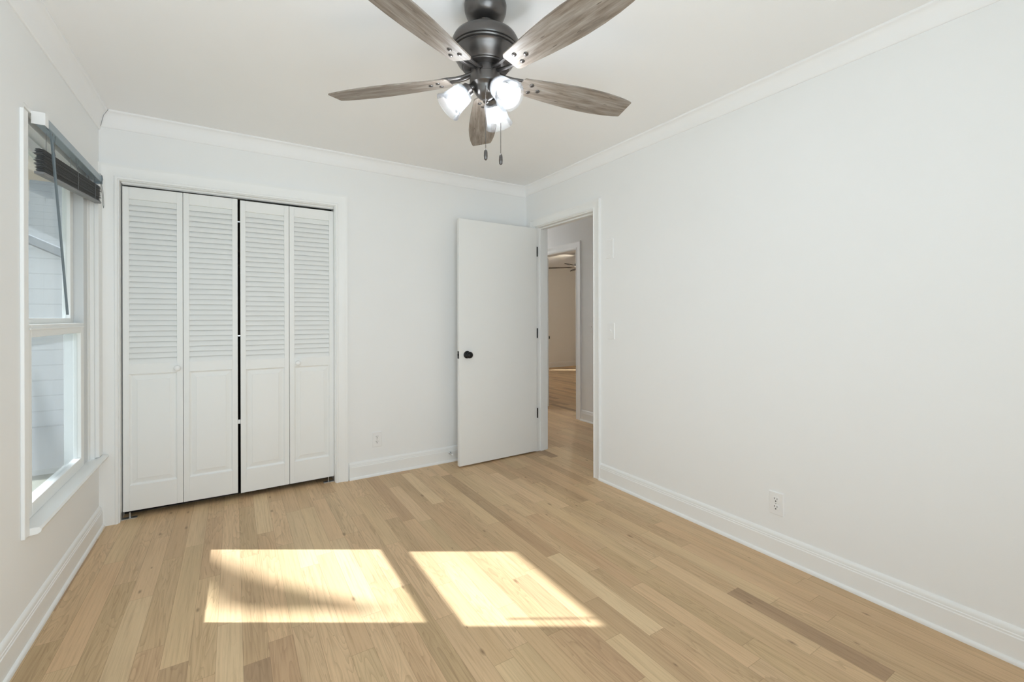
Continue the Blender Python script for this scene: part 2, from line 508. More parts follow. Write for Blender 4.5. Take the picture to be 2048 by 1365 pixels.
def base(name, p0, p1, nrm, label, e0=0, e1=0):
    struct(name, extrude_profile(BASE, p0, p1, nrm, e0, e1), 'trim', label, 'baseboard', smooth=35)


base('baseboard_left', (XL, YF, 0), (XL, YB - .019, 0), (1, 0, 0), 'white baseboard under the window')
base('baseboard_back', (OX1 + .096, YB, 0), (XR, YB, 0), (0, -1, 0), 'white baseboard between closet and doorway', 0, 0)
base('baseboard_right', (XR, YF, 0), (XR, DY0 - .072, 0), (-1, 0, 0), 'white baseboard along the long right wall')
base('baseboard_corner', (XR, DY1 + .072, 0), (XR, YB - .03, 0), (-1, 0, 0), 'short white baseboard behind the open door')
base('baseboard_front', (XL, YF, 0), (XR, YF, 0), (0, 1, 0), 'white baseboard behind the viewer', -1, -1)
base('baseboard_hall', (HX, 0.9, 0), (HX, FY0 - .09, 0), (-1, 0, 0), 'white baseboard in the hall beside the far doorway')
base('baseboard_hall_beyond', (HX, FY1 + .09, 0), (HX, 6.9, 0), (-1, 0, 0), 'white baseboard in the hall beyond the far doorway')
base('baseboard_far', (HX + WT, FYE, 0), (FX1, FYE, 0), (0, -1, 0), 'white baseboard at the end of the far room')


def crown_prof(zb, d=0.048):
    h = ZC - zb
    pf = [(0, zb), (.006, zb), (.009, zb + .003), (.010, zb + .010), (.012, zb + .014)]
    for k in range(1, 8):
        a = k / 7 * PI / 2
        pf.append((.012 + (d - .016) * (1 - math.cos(a)), zb + .014 + (h - .026) * math.sin(a)))
    return pf + [(d - .002, ZC - .010), (d, ZC - .008), (d, ZC), (0, ZC)]


def crown(name, p0, p1, nrm, zb, label):
    struct(name, extrude_profile(crown_prof(zb), p0, p1, nrm, -1, -1), 'ceil', label, 'crown moulding', smooth=40)


crown('trim_1', (XL, YF, 0), (XL, YB, 0), (1, 0, 0), 2.325, 'white crown moulding over the window wall')
crown('trim_2', (XL, YB, 0), (XR, YB, 0), (0, -1, 0), 2.345, 'white crown moulding over the closet wall')
crown('trim_3', (XR, YB, 0), (XR, YF, 0), (-1, 0, 0), 2.355, 'white crown moulding over the long right wall')
crown('trim_4', (XR, YF, 0), (XL, YF, 0), (0, 1, 0), 2.345, 'white crown moulding behind the viewer')
# open mitre crack of the crown in the left corner
pts = [(XL + .004, YB - .020, 2.325), (XL + .013, YB - .020, 2.345), (XL + .019, YB - .021, 2.375), (XL + .028, YB - .032, 2.405), (XL + .044, YB - .046, 2.425), (XL + .052, YB - .052, 2.437)]
struct('trim_5', MB().tube(pts, 0.0010, 6), 'caulk', 'thin dark crack in the crown moulding corner above the blind', 'crack')

CAS = [(0, 0), (0, .012), (.004, .016), (.010, .017), (.014, .013), (.050, .0145), (.056, .018), (.062, .021), (1, .021), (1, 0)]


def casing_mb(P, a0, a1, b1, wd, b0=0.0, sides='LTR', prof=None):
    """U-shaped casing; P(a, b, t) maps (along wall, up, out of wall) to world"""
    prof = [(min(q, 1) if q < 1 else 1, t) for q, t in (prof or CAS)]
    pr = [((wd if q == 1 else q * wd / 0.072), t) for q, t in prof]
    mbx = MB()
    path = []
    if 'L' in sides: path += [(-1, 0)]
    path += [(-1, 1), (1, 1)]
    if 'R' in sides: path += [(1, 0)]
    rings = []
    for sx, topp in path:
        ring = []
        for q, t in pr:
            a = (a0 - q) if sx < 0 else (a1 + q)
            b = (b1 + q) if topp else b0
            ring.append(P(a, b, t))
        rings.append(ring)
    return mbx.sweep(rings)


# closet casing
Pb = lambda a, b, t: Vector((a, YB - t, b))
struct('trim_6', casing_mb(Pb, OX0 - .004, OX1 + .004, OZ + .004, .084), 'trim', 'wide white casing around the closet doors', 'door casing', smooth=35)
mb = MB()
mb.box(OX0 - .003, OX0 + .0015, YB - .001, YB + WT + .017, 0, OZ).box(OX1 - .0015, OX1 + .003, YB - .001, YB + WT + .017, 0, OZ).box(OX0 + .0015, OX1 - .0015, YB - .001, YB + WT + .017, OZ - .0003, OZ + .003)
struct('trim_7', mb, 'trim', 'white jamb lining of the closet opening', 'door jamb')
# doorway casing (room side, hall side) and jamb
Pr = lambda a, b, t: Vector((XR - t, a, b))
Prh = lambda a, b, t: Vector((XR + WT + t, a, b))
struct('trim_8', casing_mb(Pr, DY0 - .003, DY1 + .003, DZ + .003, .072), 'trim', 'white casing around the open doorway', 'door casing', smooth=35)
struct('trim_9', casing_mb(Prh, DY0 - .003, DY1 + .003, DZ + .003, .072), 'trim', 'white casing on the hall side of the doorway', 'door casing', smooth=35)
mb = MB()
JT = .004
mb.box(XR - .002, XR + WT + .002, DY0 - .003, DY0 + JT, 0, DZ).box(XR - .002, XR + WT + .002, DY1 - JT, DY1 + .003, 0, DZ)
mb.box(XR - .002, XR + WT + .002, DY0, DY1, DZ - JT, DZ + .003)
mb.box(XR + .042, XR + .078, DY0 + JT, DY0 + .014, 0, DZ - JT).box(XR + .042, XR + .078, DY1 - .014, DY1 - JT, 0, DZ - JT)
mb.box(XR + .042, XR + .078, DY0 + .014, DY1 - .014, DZ - .014, DZ - JT)
struct('trim_10', mb, 'trim', 'white jamb and stop lining the open doorway', 'door jamb')
# far doorway
Ph = lambda a, b, t: Vector((HX - t, a, b))
struct('trim_11', casing_mb(Ph, FY0 - .003, FY1 + .003, FZ + .003, .088), 'trim', 'white casing around the doorway across the hall', 'door casing', smooth=35)
mb = MB()
mb.box(HX - .002, HX + WT + .002, FY0 - .003, FY0 + JT, 0, FZ).box(HX - .002, HX + WT + .002, FY1 - JT, FY1 + .003, 0, FZ)
mb.box(HX - .002, HX + WT + .002, FY0, FY1, FZ - JT, FZ + .003)
struct('trim_12', mb, 'trim', 'white jamb of the doorway across the hall', 'door jamb')

# ------------------------------------------------------------------ side window
win = tag(empty('window_1', (XL, (WY0 + WY1) / 2, WZ0)), 'white double-hung window on the left wall with a raised dark blind', 'window', kind='structure')
wl = (-XL, -(WY0 + WY1) / 2, -WZ0)       # children keep world-coordinate meshes


def wpart(mb_, name, mat, par=win, smooth=None, bevel=0, label=None):
    return mb_.build(name, mat, par, loc=wl if par is win else (0, 0, 0), smooth=smooth, bevel=bevel, label=label)


def ring_yz(x0, x1, y0, y1, z0, z1, l, r_, b_, t_):
    q = MB()
    q.box(x0, x1, y0, y0 + l, z0, z1).box(x0, x1, y1 - r_, y1, z0, z1)
    q.box(x0, x1, y0 + l, y1 - r_, z0, z0 + b_).box(x0, x1, y0 + l, y1 - r_, z1 - t_, z1)
    return q


# painted jamb liner, vinyl frame with tracks, two sashes
wpart(ring_yz(XL - WT, XL - .002, WY0, WY1, WZ0, WZ1, .012, .012, .012, .012), 'jamb', 'trim')
fr = ring_yz(XL - WT + .01, XL - .024, WY0 + .012, WY1 - .012, WZ0 + .012, WZ1 - .012, .045, .045, .02, .03)
fr.box(XL - .028, XL - .018, WY0 + .012, WY0 + .050, WZ0 + .012, WZ1 - .012).box(XL - .028, XL - .018, WY1 - .050, WY1 - .012, WZ0 + .012, WZ1 - .012)
fr.box(XL - .062, XL - .056, WY0 + .057, WY0 + .068, WZ0 + .03, WZ1 - .04).box(XL - .062, XL - .056, WY1 - .068, WY1 - .057, WZ0 + .03, WZ1 - .04)
wpart(fr, 'frame', 'vinyl', bevel=.002)
SY0, SY1 = 2.488, 3.272
f2 = MB().box(XL - .10, XL - .02, WY0 + .057, SY0 - .002, WZ0 + .03, WZ1 - .04).box(XL - .10, XL - .02, SY1 + .002, WY1 - .057, WZ0 + .03, WZ1 - .04)
wpart(f2, 'side_track', 'track', bevel=.002)
lo = ring_yz(XL - .052, XL - .020, SY0, SY1, .425, 1.196, .052, .052, .055, .052)
lo.box(XL - .020, XL - .014, SY0 + .02, SY1 - .02, 1.172, 1.182)          # finger lip
lo = wpart(lo, 'lower_sash', 'vinyl', bevel=.003)
MB().box(XL - .038, XL - .034, SY0 + .048, SY1 - .048, .472, 1.148).build('pane', 'pane', lo)
hi = wpart(ring_yz(XL - .092, XL - .060, SY0, SY1, 1.150, 1.985, .052, .052, .072, .052), 'upper_sash', 'vinyl', bevel=.003)
MB().box(XL - .078, XL - .074, SY0 + .048, SY1 - .048, 1.215, 1.940).build('pane', 'pane', hi)
# interior casing (legs), stool
WC = [(0, 0), (0, .017), (.004, .020), (.066, .020), (.070, .016), (1, .016), (1, 0)]
cl = MB().box(XL, XL + .012, WY0 - .044, WY0 + .002, .400, 2.000)
wpart(cl, 'left_casing', 'trim', bevel=.003)
cr = MB().box(XL, XL + .018, WY1 - .004, YB - .021, .428, 2.000)
wpart(cr, 'right_casing', 'trim', bevel=.003)
st = MB()
prof = [(-.66, .424), (-.645, .426), (-.630, .424), (-.624, .416), (-.626, .407), (-.634, .400), (-.646, .398), (-.668, .396), (-.70, .400), (-.70, .424)]
st.sweep([[Vector((x, WY0 + .003, z)) for x, z in prof], [Vector((x, YB - .021, z)) for x, z in prof]])
wpart(st, 'sill', 'trim', smooth=40)

# ------------------------------------------------------------------ other windows (an assumed one added behind the viewer, far room)
w2 = tag(empty('window_2', (0.20, YF, RZ0)), 'assumed wide white window behind the viewer, added to let in fill light', 'window', kind='structure')
q = MB()
y0, y1 = YF - .09, YF - .04
for xa, xb in ((RX0, RX0 + .05), (RX1 - .05, RX1), (.17, .23)): q.box(xa, xb, y0, y1, RZ0, RZ1)
for za, zb in ((RZ0, RZ0 + .05), (RZ1 - .05, RZ1), (1.30, 1.35)):
    q.box(RX0 + .05, .17, y0, y1, za, zb).box(.23, RX1 - .05, y0, y1, za, zb)
q.build('frame', 'vinyl', w2, loc=(-.20, -YF, -RZ0))
for xa, xb in ((RX0 + .05, .17), (.23, RX1 - .05)):
    for za, zb in ((RZ0 + .05, 1.30), (1.35, RZ1 - .05)):
        MB().box(xa, xb, YF - .067, YF - .063, za, zb).build('pane', 'pane', w2, loc=(-.20, -YF, -RZ0))
w4 = tag(empty('window_4', (XL, .45, WZ0)), 'white double-hung window on the left wall beside the viewer', 'window', kind='structure')
q = ring_yz(XL - .09, XL - .04, NY0, NY1, WZ0, WZ1, .06, .06, .06, .06)
q.box(XL - .09, XL - .04, NY0 + .06, NY1 - .06, 1.16, 1.21)
q.build('frame', 'vinyl', w4, loc=(-XL, -.45, -WZ0))
for za, zb in ((WZ0 + .06, 1.16), (1.21, WZ1 - .06)):
    MB().box(XL - .067, XL - .063, NY0 + .06, NY1 - .06, za, zb).build('pane', 'pane', w4, loc=(-XL, -.45, -WZ0))
w3 = tag(empty('window_3', (5.53, FYE, GZ0)), 'white window in the far room', 'window', kind='structure')
q = MB()
for xa, xb in ((GX0, GX0 + .04), (GX1 - .04, GX1)): q.box(xa, xb, FYE + .02, FYE + .07, GZ0, GZ1)
for za, zb in ((GZ0, GZ0 + .04), (GZ1 - .04, GZ1), (1.22, 1.27)): q.box(GX0 + .04, GX1 - .04, FYE + .02, FYE + .07, za, zb)
q.build('frame', 'vinyl', w3, loc=(-5.53, -FYE, -GZ0))
for za, zb in ((GZ0 + .04, 1.22), (1.27, GZ1 - .04)):
    MB().box(GX0 + .04, GX1 - .04, FYE + .043, FYE + .047, za, zb).build('pane', 'pane', w3, loc=(-5.53, -FYE, -GZ0))


# ------------------------------------------------------------------ closet bifold doors
LW, LH, LT = 0.2965, 1.981, 0.028


def leaf_meshes():
    s, tr, br, k0, k1 = .031, .072, .155, .835, .900      # stile, top rail, bottom rail, lock rail z range (from leaf bottom)
    fr = MB()
    fr.box(0, s, 0, LT, 0, LH).box(LW - s, LW, 0, LT, 0, LH)
    fr.box(s, LW - s, 0, LT, 0, br).box(s, LW - s, 0, LT, k0, k1).box(s, LW - s, 0, LT, LH - tr, LH)
    lv = MB()
    n = 30; z0 = k1; pitch = (LH - tr - k1) / n
    for i in range(n):
        zb = z0 + pitch * i - .001
        a = [(.0025, zb), (.008, zb - .001), (.0245, zb + pitch * 1.08), (.019, zb + pitch * 1.10)]
        a = [(yy, min(max(zz, k1 - .0005), LH - tr + .0005)) for yy, zz in a]
        lv.sweep([[Vector((s - .0, yy, zz)) for yy, zz in a], [Vector((LW - s, yy, zz)) for yy, zz in a]])
    pn = MB()
    x0, x1, a0, a1 = s, LW - s, br, k0
    def loop(i, y): return [Vector((x0 + i, y, a0 + i)), Vector((x1 - i, y, a0 + i)), Vector((x1 - i, y, a1 - i)), Vector((x0 + i, y, a1 - i))]
    pn.sweep([loop(-.0005, .020), loop(-.0005, .004), loop(.006, .011), loop(.010, .0125), loop(.036, .0055), loop(.0375, .0035), loop(.046, .0035)])
    return fr, lv, pn


FRM, LVM, PNM = leaf_meshes()
KNOB = [(0.0, 0.0), (.008, 0.0), (.0075, .008), (.010, .012), (.016, .016), (.0185, .022), (.018, .029), (.013, .033), (.005, .0345), (0, .0345)]


def bifold(name, x, z, ys, knob_leaf, knob_side, label, tilt=0.0):
    root = tag(empty(name, (x, ys[0], z)), label, 'closet door', kind='structure')
    root.rotation_euler = (0, tilt, 0)
    px = 0
    for k in range(2):
        ang = math.atan2(ys[k + 1] - ys[k], LW)
        lf = FRM.build('leaf', 'door', root, loc=(px, ys[k] - ys[0], 0), rot=(0, 0, ang), bevel=.0015)
        LVM.build('louver_panel', 'door', lf)
        PNM.build('raised_panel', 'door', lf)
        if k == knob_leaf:
            kx = LW - .026 if knob_side == 'R' else .052
            MB().lathe(KNOB, (kx, .0, .862), (0, -1, 0), 24).build('knob', 'plate', lf, smooth=50)
        px += LW * math.cos(ang) + .0025
    return root


d2 = bifold('door_2', OX0 + .0065, .042, (3.545, 3.536, 3.530), 0, 'R', 'left pair of white louvered bifold closet doors', R(0.05))
d3 = bifold('door_3', OX1 - .002 - 2 * LW - .0025, .036, (3.530, 3.536, 3.540), 1, 'L', 'right pair of white louvered bifold closet doors')
# aligner plates on the back of the meeting stiles
for zz in (.46, 1.055, 1.83):
    MB().box(2 * LW + .001, 2 * LW + .022, .012, .016, zz, zz + (.028 if zz < 1 else .008)).build('door_aligner', 'steel', d2)
# track and pivots
tk = tag(MB().box(OX0 + .008, OX1 - .004, 3.528, 3.556, 2.0405, 2.0445).box(OX0 + .008, OX1 - .004, 3.528, 3.531, 2.0355, 2.0405).box(OX0 + .008, OX1 - .004, 3.553, 3.556, 2.034, 2.0405).build('closet_track', 'plate', None),
         'thin metal track along the top of the closet opening', 'door track')
for x, s_, lab in ((OX0, 1, 'small metal pivot bracket on the floor at the left end of the closet'), (OX1, -1, 'small metal pivot bracket on the floor at the right end of the closet')):
    q = MB()
    q.box(*sorted((x + s_ * .002, x + s_ * .075)), 3.527, 3.560, 0.0, .004).box(*sorted((x + s_ * .0005, x + s_ * .003)), 3.527, 3.560, 0, .045)
    q.lathe([(.004, .004), (.004, .036)], (x + s_ * .04, 3.544, 0), (0, 0, 1), 10)
    tag(q.build('pivot_bracket', 'steel', None), lab, 'bracket', 'closet pivot brackets')
# shelf and rod inside the closet
sh = tag(MB().box(XL + .02, .95, 3.95, 4.28, 1.72, 1.74).build('closet_shelf', 'closet', None), 'dark shelf inside the closet behind the doors', 'shelf')
tag(MB().tube([(XL + .02, 3.98, 1.62), (.95, 3.98, 1.62)], .016, 12).build('closet_rod', 'closet', None, smooth=60), 'dark hanging rod under the closet shelf', 'rod')

# ------------------------------------------------------------------ open flush door
HP = Vector((XR - .006, DY1 - .006, 0))           # hinge pin
dr = tag(empty('door_1', (HP.x, HP.y, .012)), 'plain white flush door standing open beside the doorway', 'door', kind='structure')
dr.rotation_euler = (0, 0, R(1.6))               # leaf runs along local -x
DW, DH, DT = .785, 2.014, .035
MB().box(-DW, -.004, -.006 - DT * 0 - .012, -.012 - .006 + DT, 0, DH).build('door_leaf', 'door', dr, bevel=.002)
yk = -.018
KD = [(0, 0), (.031, 0), (.031, .004), (.027, .008), (.013, .011), (.011, .026), (.016, .031), (.024, .037), (.0275, .046), (.026, .056), (.019, .063), (.008, .066), (0, .066)]
MB().lathe(KD, (-DW + .070, yk, .905), (0, -1, 0), 32).build('door_knob', 'black', dr, smooth=40, label='round black door knob')
MB().lathe(KD, (-DW + .070, yk + DT, .905), (0, 1, 0), 32).build('door_knob', 'black', dr, smooth=40, label='round black door knob')
lp = MB().box(-DW - .0012, -DW, yk + .005, yk + .030, .875, .935)
lp.sweep([[(-DW - .012, yk + .009, .895), (-DW - .012, yk + .009, .915), (-DW - .001, yk + .009, .915), (-DW - .001, yk + .009, .895)],
          [(-DW - .003, yk + .026, .895), (-DW - .003, yk + .026, .915), (-DW - .001, yk + .026, .915), (-DW - .001, yk + .026, .895)]])
lp.build('latch_plate', 'black', dr)
for zz in (.300, 1.022, 1.760):
    q = MB().lathe([(.0055, 0), (.0055, .088)], (0.001, -.0205, zz), (0, 0, 1), 12)
    q.box(-.003, .005, -.020, -.0165, zz, zz + .088)
    q.build('hinge', 'black', dr, smooth=40)
# strike plate on the doorway's right jamb
tag(MB().box(XR - .0035, XR + .028, DY0 + JT, DY0 + JT + .0015, .885, .945).box(XR - .0045, XR - .0025, DY0 - .0015, DY0 + JT + .0015, .895, .935).build('strike_plate', 'black', None),
    'small black strike plate on the right jamb of the open doorway', 'strike plate')
# door stop on the back baseboard
ds = tag(empty('door_stop', (1.547, YB - .016, .076)), 'small spring door stop screwed to the baseboard beside the open door', 'door stop')
MB().lathe([(.011, 0), (.011, .003), (.006, .006), (.004, .010), (.004, .052)], (0, 0, 0), (0, -1, 0), 16).build('spring', 'steel', ds, smooth=40)
MB().lathe([(.006, .050), (.0085, .052), (.0085, .062), (.006, .066), (0, .066)], (0, 0, 0), (0, -1, 0), 16).build('tip', 'plate', ds, smooth=40)


# ------------------------------------------------------------------ outlets and switches (built facing local -y)
def plate_mb(wd=.070, ht=.115, t=.006):
    def lp_(i, y): return [Vector((-wd / 2 + i, y, -ht / 2 + i)), Vector((wd / 2 - i, y, -ht / 2 + i)), Vector((wd / 2 - i, y, ht / 2 - i)), Vector((-wd / 2 + i, y, ht / 2 - i))]
    return MB().sweep([lp_(0, 0), lp_(0, -t * .55), lp_(.0025, -t), lp_(.006, -t)])


def outlet(loc, rz, label):
    o = tag(empty('wall_outlet', loc, rz), label, 'outlet', 'duplex wall outlets')
    plate_mb().build('cover_plate', 'plate', o)
    for zc in (.0195, -.0195):
        q = MB()
        n = 24; ring = []
        for i in range(n):
            a = 2 * PI * i / n
            ring.append((max(-.0165, min(.0165, .0205 * math.cos(a))), max(-.0145, min(.0145, .0175 * math.sin(a)))))
        q.sweep([[Vector((a, -.0055, zc + b)) for a, b in ring], [Vector((a, -.0075, zc + b)) for a, b in ring], [Vector((a * .95, -.0082, zc + b * .95)) for a, b in ring]])
        rc = q.build('receptacle', 'plate', o)
        sl = MB().box(-.0078, -.0052, -.0086, -.0081, zc + .001, zc + .0095).box(.0052, .0078, -.0086, -.0081, zc + .002, zc + .0088)
        sl.lathe([(.0033, 0), (.0033, .0005)], (0, -.0081, zc - .0068), (0, -1, 0), 12)
        sl.build('slot', 'slot', rc)
    MB().lathe([(.0028, 0), (.0028, .0012), (0, .0016)], (0, -.006, 0), (0, -1, 0), 12).build('screw', 'steel', o)
    return o


outlet((0.940, YB, .277), 0, 'white duplex outlet on the wall beside the closet')
outlet((XR, 1.214, .273), -PI / 2, 'white duplex outlet low on the long right wall')


def switch(name, loc, rz, label, group=None, toggle=True):
    o = tag(empty(name, loc, rz), label, 'light switch' if toggle else 'wall plate', group)
    plate_mb(.070, .118 if toggle else .140).build('cover_plate', 'plate', o)
    if toggle:
        MB().box(-.006, .006, -.0075, -.0055, -.013, .013).build('toggle_frame', 'plate', o)
        q = MB().sweep([[Vector((-.0035, -.006, -.004)), Vector((.0035, -.006, -.004)), Vector((.0035, -.006, .006)), Vector((-.0035, -.006, .006))],
                        [Vector((-.003, -.017, .004)), Vector((.003, -.017, .004)), Vector((.003, -.017, .010)), Vector((-.003, -.017, .010))]])
        q.build('toggle', 'plate', o)
    for zc in ((.030, -.030) if toggle else (.045, -.045)):
        MB().lathe([(.003, 0), (.003, .001), (0, .0015)], (0, -.006, zc), (0, -1, 0), 10).build('screw', 'plate', o)
    return o


switch('light_switch', (XR, 2.380, 1.120), -PI / 2, 'white toggle light switch on the right wall beside the doorway', 'toggle light switches')
switch('blank_plate', (XR, 2.393, 1.722), -PI / 2, 'blank white wall plate high beside the doorway casing', None, False)
switch('light_switch', (HX, 3.875, 1.108), -PI / 2, 'light switch on the hall wall seen through the doorway', 'toggle light switches')

# ------------------------------------------------------------------ window blind (hangs in the window head)
bl = tag(empty('window_blind', (-.66, 2.886, 2.03)), 'dark grey mini blind pulled up askew at the top of the window', 'blind')
bo = (.66, -2.886, -2.03)


def bpart(mb_, name, mat, par=None, smooth=None, label=None):
    return mb_.build(name, mat, par or bl, loc=bo if par is None else (0, 0, 0), smooth=smooth, label=label)


BY0, BY1 = 2.485, 3.388
hr = MB()
pr = [(-.668, 2.028), (-.668, 1.994), (-.638, 1.994), (-.636, 1.996), (-.636, 2.028), (-.6385, 2.028), (-.6385, 1.998), (-.6655, 1.998), (-.6655, 2.028)]
hr.sweep([[Vector((x, BY0, z)) for x, z in pr], [Vector((x, BY1, z)) for x, z in pr]])
hr.tube([(-.652, BY0 + .02, 2.010), (-.652, BY1 - .02, 2.010)], .004, 8)
hr.box(-.664, -.640, 2.62, 2.66, 1.999, 2.018).box(-.664, -.640, 3.12, 3.16, 1.999, 2.018)
bpart(hr, 'head_rail', 'rail', label='blue-grey steel head rail')
bk = MB().box(-.670, -.630, BY0 - .012, BY0 - .010, 1.984, 2.033).box(-.670, -.630, BY0 - .010, BY0 + .026, 2.0305, 2.033).box(-.632, -.630, BY0 - .010, BY0 + .026, 1.984, 2.0305)
bpart(bk, 'mounting_bracket', 'plate', label='white end bracket')
bpart(MB().box(-.670, -.632, BY1 + .001, BY1 + .004, 1.984, 2.033), 'mounting_bracket', 'rail')
# slat stack, lower at the left end
NS = 24


def stack_z(y, k): # k 0 = bottom
    t = (y - 2.46) / (3.385 - 2.46)
    return (1.800 + .082 * t) + k * (.0038 - .0003 * t)


for k in range(NS):
    ya = 2.490 + random.uniform(-.012, .012) + (.018 if k < 4 else 0) - k * .0006
    yb = 3.380 + random.uniform(-.006, .006)
    xo = random.uniform(-.003, .003)
    q = MB(); rings = []
    for y in (ya, (ya + yb) / 2, yb):
        z = stack_z(y, k)
        rings.append([Vector((-.663 + xo, y, z)), Vector((-.650 + xo, y, z + .0022)), Vector((-.6365 + xo, y, z)), Vector((-.6365 + xo, y, z + .0006)), Vector((-.650 + xo, y, z + .0030)), Vector((-.663 + xo, y, z + .0006))])
    q.sweep(rings)
    bpart(q, 'slat', 'slat')
q = MB()
q.sweep([[Vector((x, y, stack_z(y, 0) + z)) for x, z in ((-.664, -.011), (-.640, -.011), (-.636, -.008), (-.636, -.001), (-.664, -.001))] for y in (2.480, 3.383)])
bpart(q, 'bottom_rail', 'slat')
for y in (2.60, 2.93, 3.24):
    q = MB()
    q.tube([(-.642, y, 1.992), (-.640, y + .004, 1.95), (-.634, y, stack_z(y, NS) + .004), (-.632, y, stack_z(y, 12)), (-.634, y, stack_z(y, 0) - .004)], .0012, 6)
    q.tube([(-.660, y, 1.992), (-.660, y, stack_z(y, NS) + .002)], .0009, 6)
    q.tube([(-.640, y + .03, 1.992), (-.638, y + .012, stack_z(y, NS) + .02), (-.634, y + .006, stack_z(y, NS))], .0009, 6)
    bpart(q, 'ladder_cord', 'cord')
q = MB()
lp_ = [(-.636, 3.383, 1.988), (-.630, 3.386, 1.95), (-.628, 3.392, 1.90), (-.627, 3.395, 1.862), (-.628, 3.388, 1.848), (-.629, 3.380, 1.866), (-.631, 3.372, 1.93), (-.636, 3.365, 1.988)]
q.tube(lp_, .0012, 6)
q.tube([(-.634, 3.378, 1.99), (-.630, 3.388, 2.01), (-.632, 3.380, 2.03), (-.636, 3.35, 2.034)], .001, 6)
bpart(q, 'pull_cord', 'cord')
q = MB()
q.tube([(-.645, 2.537, 1.998), (-.631, 2.537, 1.98), (-.629, 2.537, 1.955)], .0025, 8)
q.tube([(-.629, 2.537, 1.962), (-.627, 2.536, 1.94), (-.600, 2.515, 1.60), (-.572, 2.490, 1.235)], [.006, .0052, .0048, .0048], 6)
bpart(q, 'tilt_wand', 'wandm', smooth=30, label='long slate grey tilt wand')

# ------------------------------------------------------------------ ceiling fan
FX, FY = .833, 1.527
VA = math.atan2(FX, FY)                    # azimuth of the line of sight to the fan
fan = tag(empty('ceiling_fan', (FX, FY, ZC)), 'dark bronze ceiling fan with five weathered wood blades and three lit glass shades', 'ceiling fan')
Z = lambda z: z - ZC
MB().lathe([(.080, 0), (.082, -.010), (.080, -.035), (.072, -.055), (.055, -.068), (.030, -.074), (.030, -.066), (0, -.066)], n=48).build('canopy', 'bronze', fan, smooth=35)
MB().lathe([(.024, Z(2.374)), (.034, Z(2.366)), (.034, Z(2.352)), (.024, Z(2.340)), (.018, Z(2.336)), (.018, Z(2.318))], n=32).build('downrod', 'bronze', fan, smooth=40)
mot = [(0, Z(2.330)), (.060, Z(2.328)), (.100, Z(2.316)), (.122, Z(2.300)), (.130, Z(2.284)), (.130, Z(2.262)), (.128, Z(2.258)), (.124, Z(2.256)),
       (.128, Z(2.253)), (.130, Z(2.250)), (.128, Z(2.246)), (.123, Z(2.244)), (.126, Z(2.241)), (.127, Z(2.238)), (.122, Z(2.234)), (.118, Z(2.226)),
       (.108, Z(2.208)), (.096, Z(2.196)), (.092, Z(2.190)), (.086, Z(2.189)), (.084, Z(2.186)), (.074, Z(2.184)), (.062, Z(2.184)), (0, Z(2.184))]
MB().lathe(mot, n=64).build('motor_housing', 'bronze', fan, smooth=30)
MB().lathe([(.056, Z(2.185)), (.056, Z(2.160)), (.0, Z(2.160))], n=48).build('flywheel', 'bronze', fan, smooth=30)
sw = [(0, Z(2.161)), (.050, Z(2.161)), (.061, Z(2.156)), (.062, Z(2.126)), (.060, Z(2.120)), (.050, Z(2.112)), (.046, Z(2.106)), (.044, Z(2.096)), (.034, Z(2.082)),
      (.030, Z(2.078)), (.020, Z(2.070)), (.011, Z(2.066)), (.010, Z(2.058)), (.006, Z(2.054)), (0, Z(2.053))]
MB().lathe(sw, n=48).build('switch_housing', 'bronze', fan, smooth=30)

BZ = 2.150
half = [(.146, .034), (.156, .045), (.22, .0515), (.30, .060), (.38, .0665), (.45, .0690), (.52, .0675), (.58, .0625), (.63, .0550), (.655, .0490), (.660, .0470)]
TH0 = R(-1.9)
PITCH_B = R(12)
for k in range(5):
    az = VA + TH0 + k * 2 * PI / 5             # azimuth clockwise from +y
    rz = PI / 2 - az                          # local x -> radial
    q = MB()
    outl = [(u, h) for u, h in half] + [(u, -h) for u, h in reversed(half)]
    q.sweep([[Vector((u, h, -.003)) for u, h in outl], [Vector((u, h, .003)) for u, h in outl]])
    mtx = Matrix.Rotation(rz, 4, 'Z') @ Matrix.Rotation(-PITCH_B, 4, 'X')
    b = q.build('blade', 'wood', fan, loc=(0, 0, Z(BZ)), bevel=.0012)
    b.rotation_euler = mtx.to_euler()
    # blade iron on top of the blade
    ir = MB()
    for s_ in (-1, 1):
        ir.tube([(.050, s_ * .012, .020), (.085, s_ * .014, .012), (.115, s_ * .018, .008), (.150, s_ * .022, .008), (.175, s_ * .026, .0065), (.235, s_ * .024, .0065)], [.007, .007, .0065, .006, .0045, .0035], 10)
    ir.lathe([(.020, .0032), (.020, .0085)], (.235, 0, 0), (0, 0, 1), 24)
    ir.box(.170, .235, -.026, .026, .0031, .0075)
    ir.build('blade_iron', 'bronze', b, smooth=40)
    for (u, v) in ((.190, .020), (.190, -.020), (.226, .004)):
        MB().lathe([(.009, -.003), (.009, -.0045), (.0073, -.0066), (.004, -.0078), (0, -.0082)], (u, v, 0), (0, 0, 1), 16).build('screw', 'bronze', b, smooth=60)

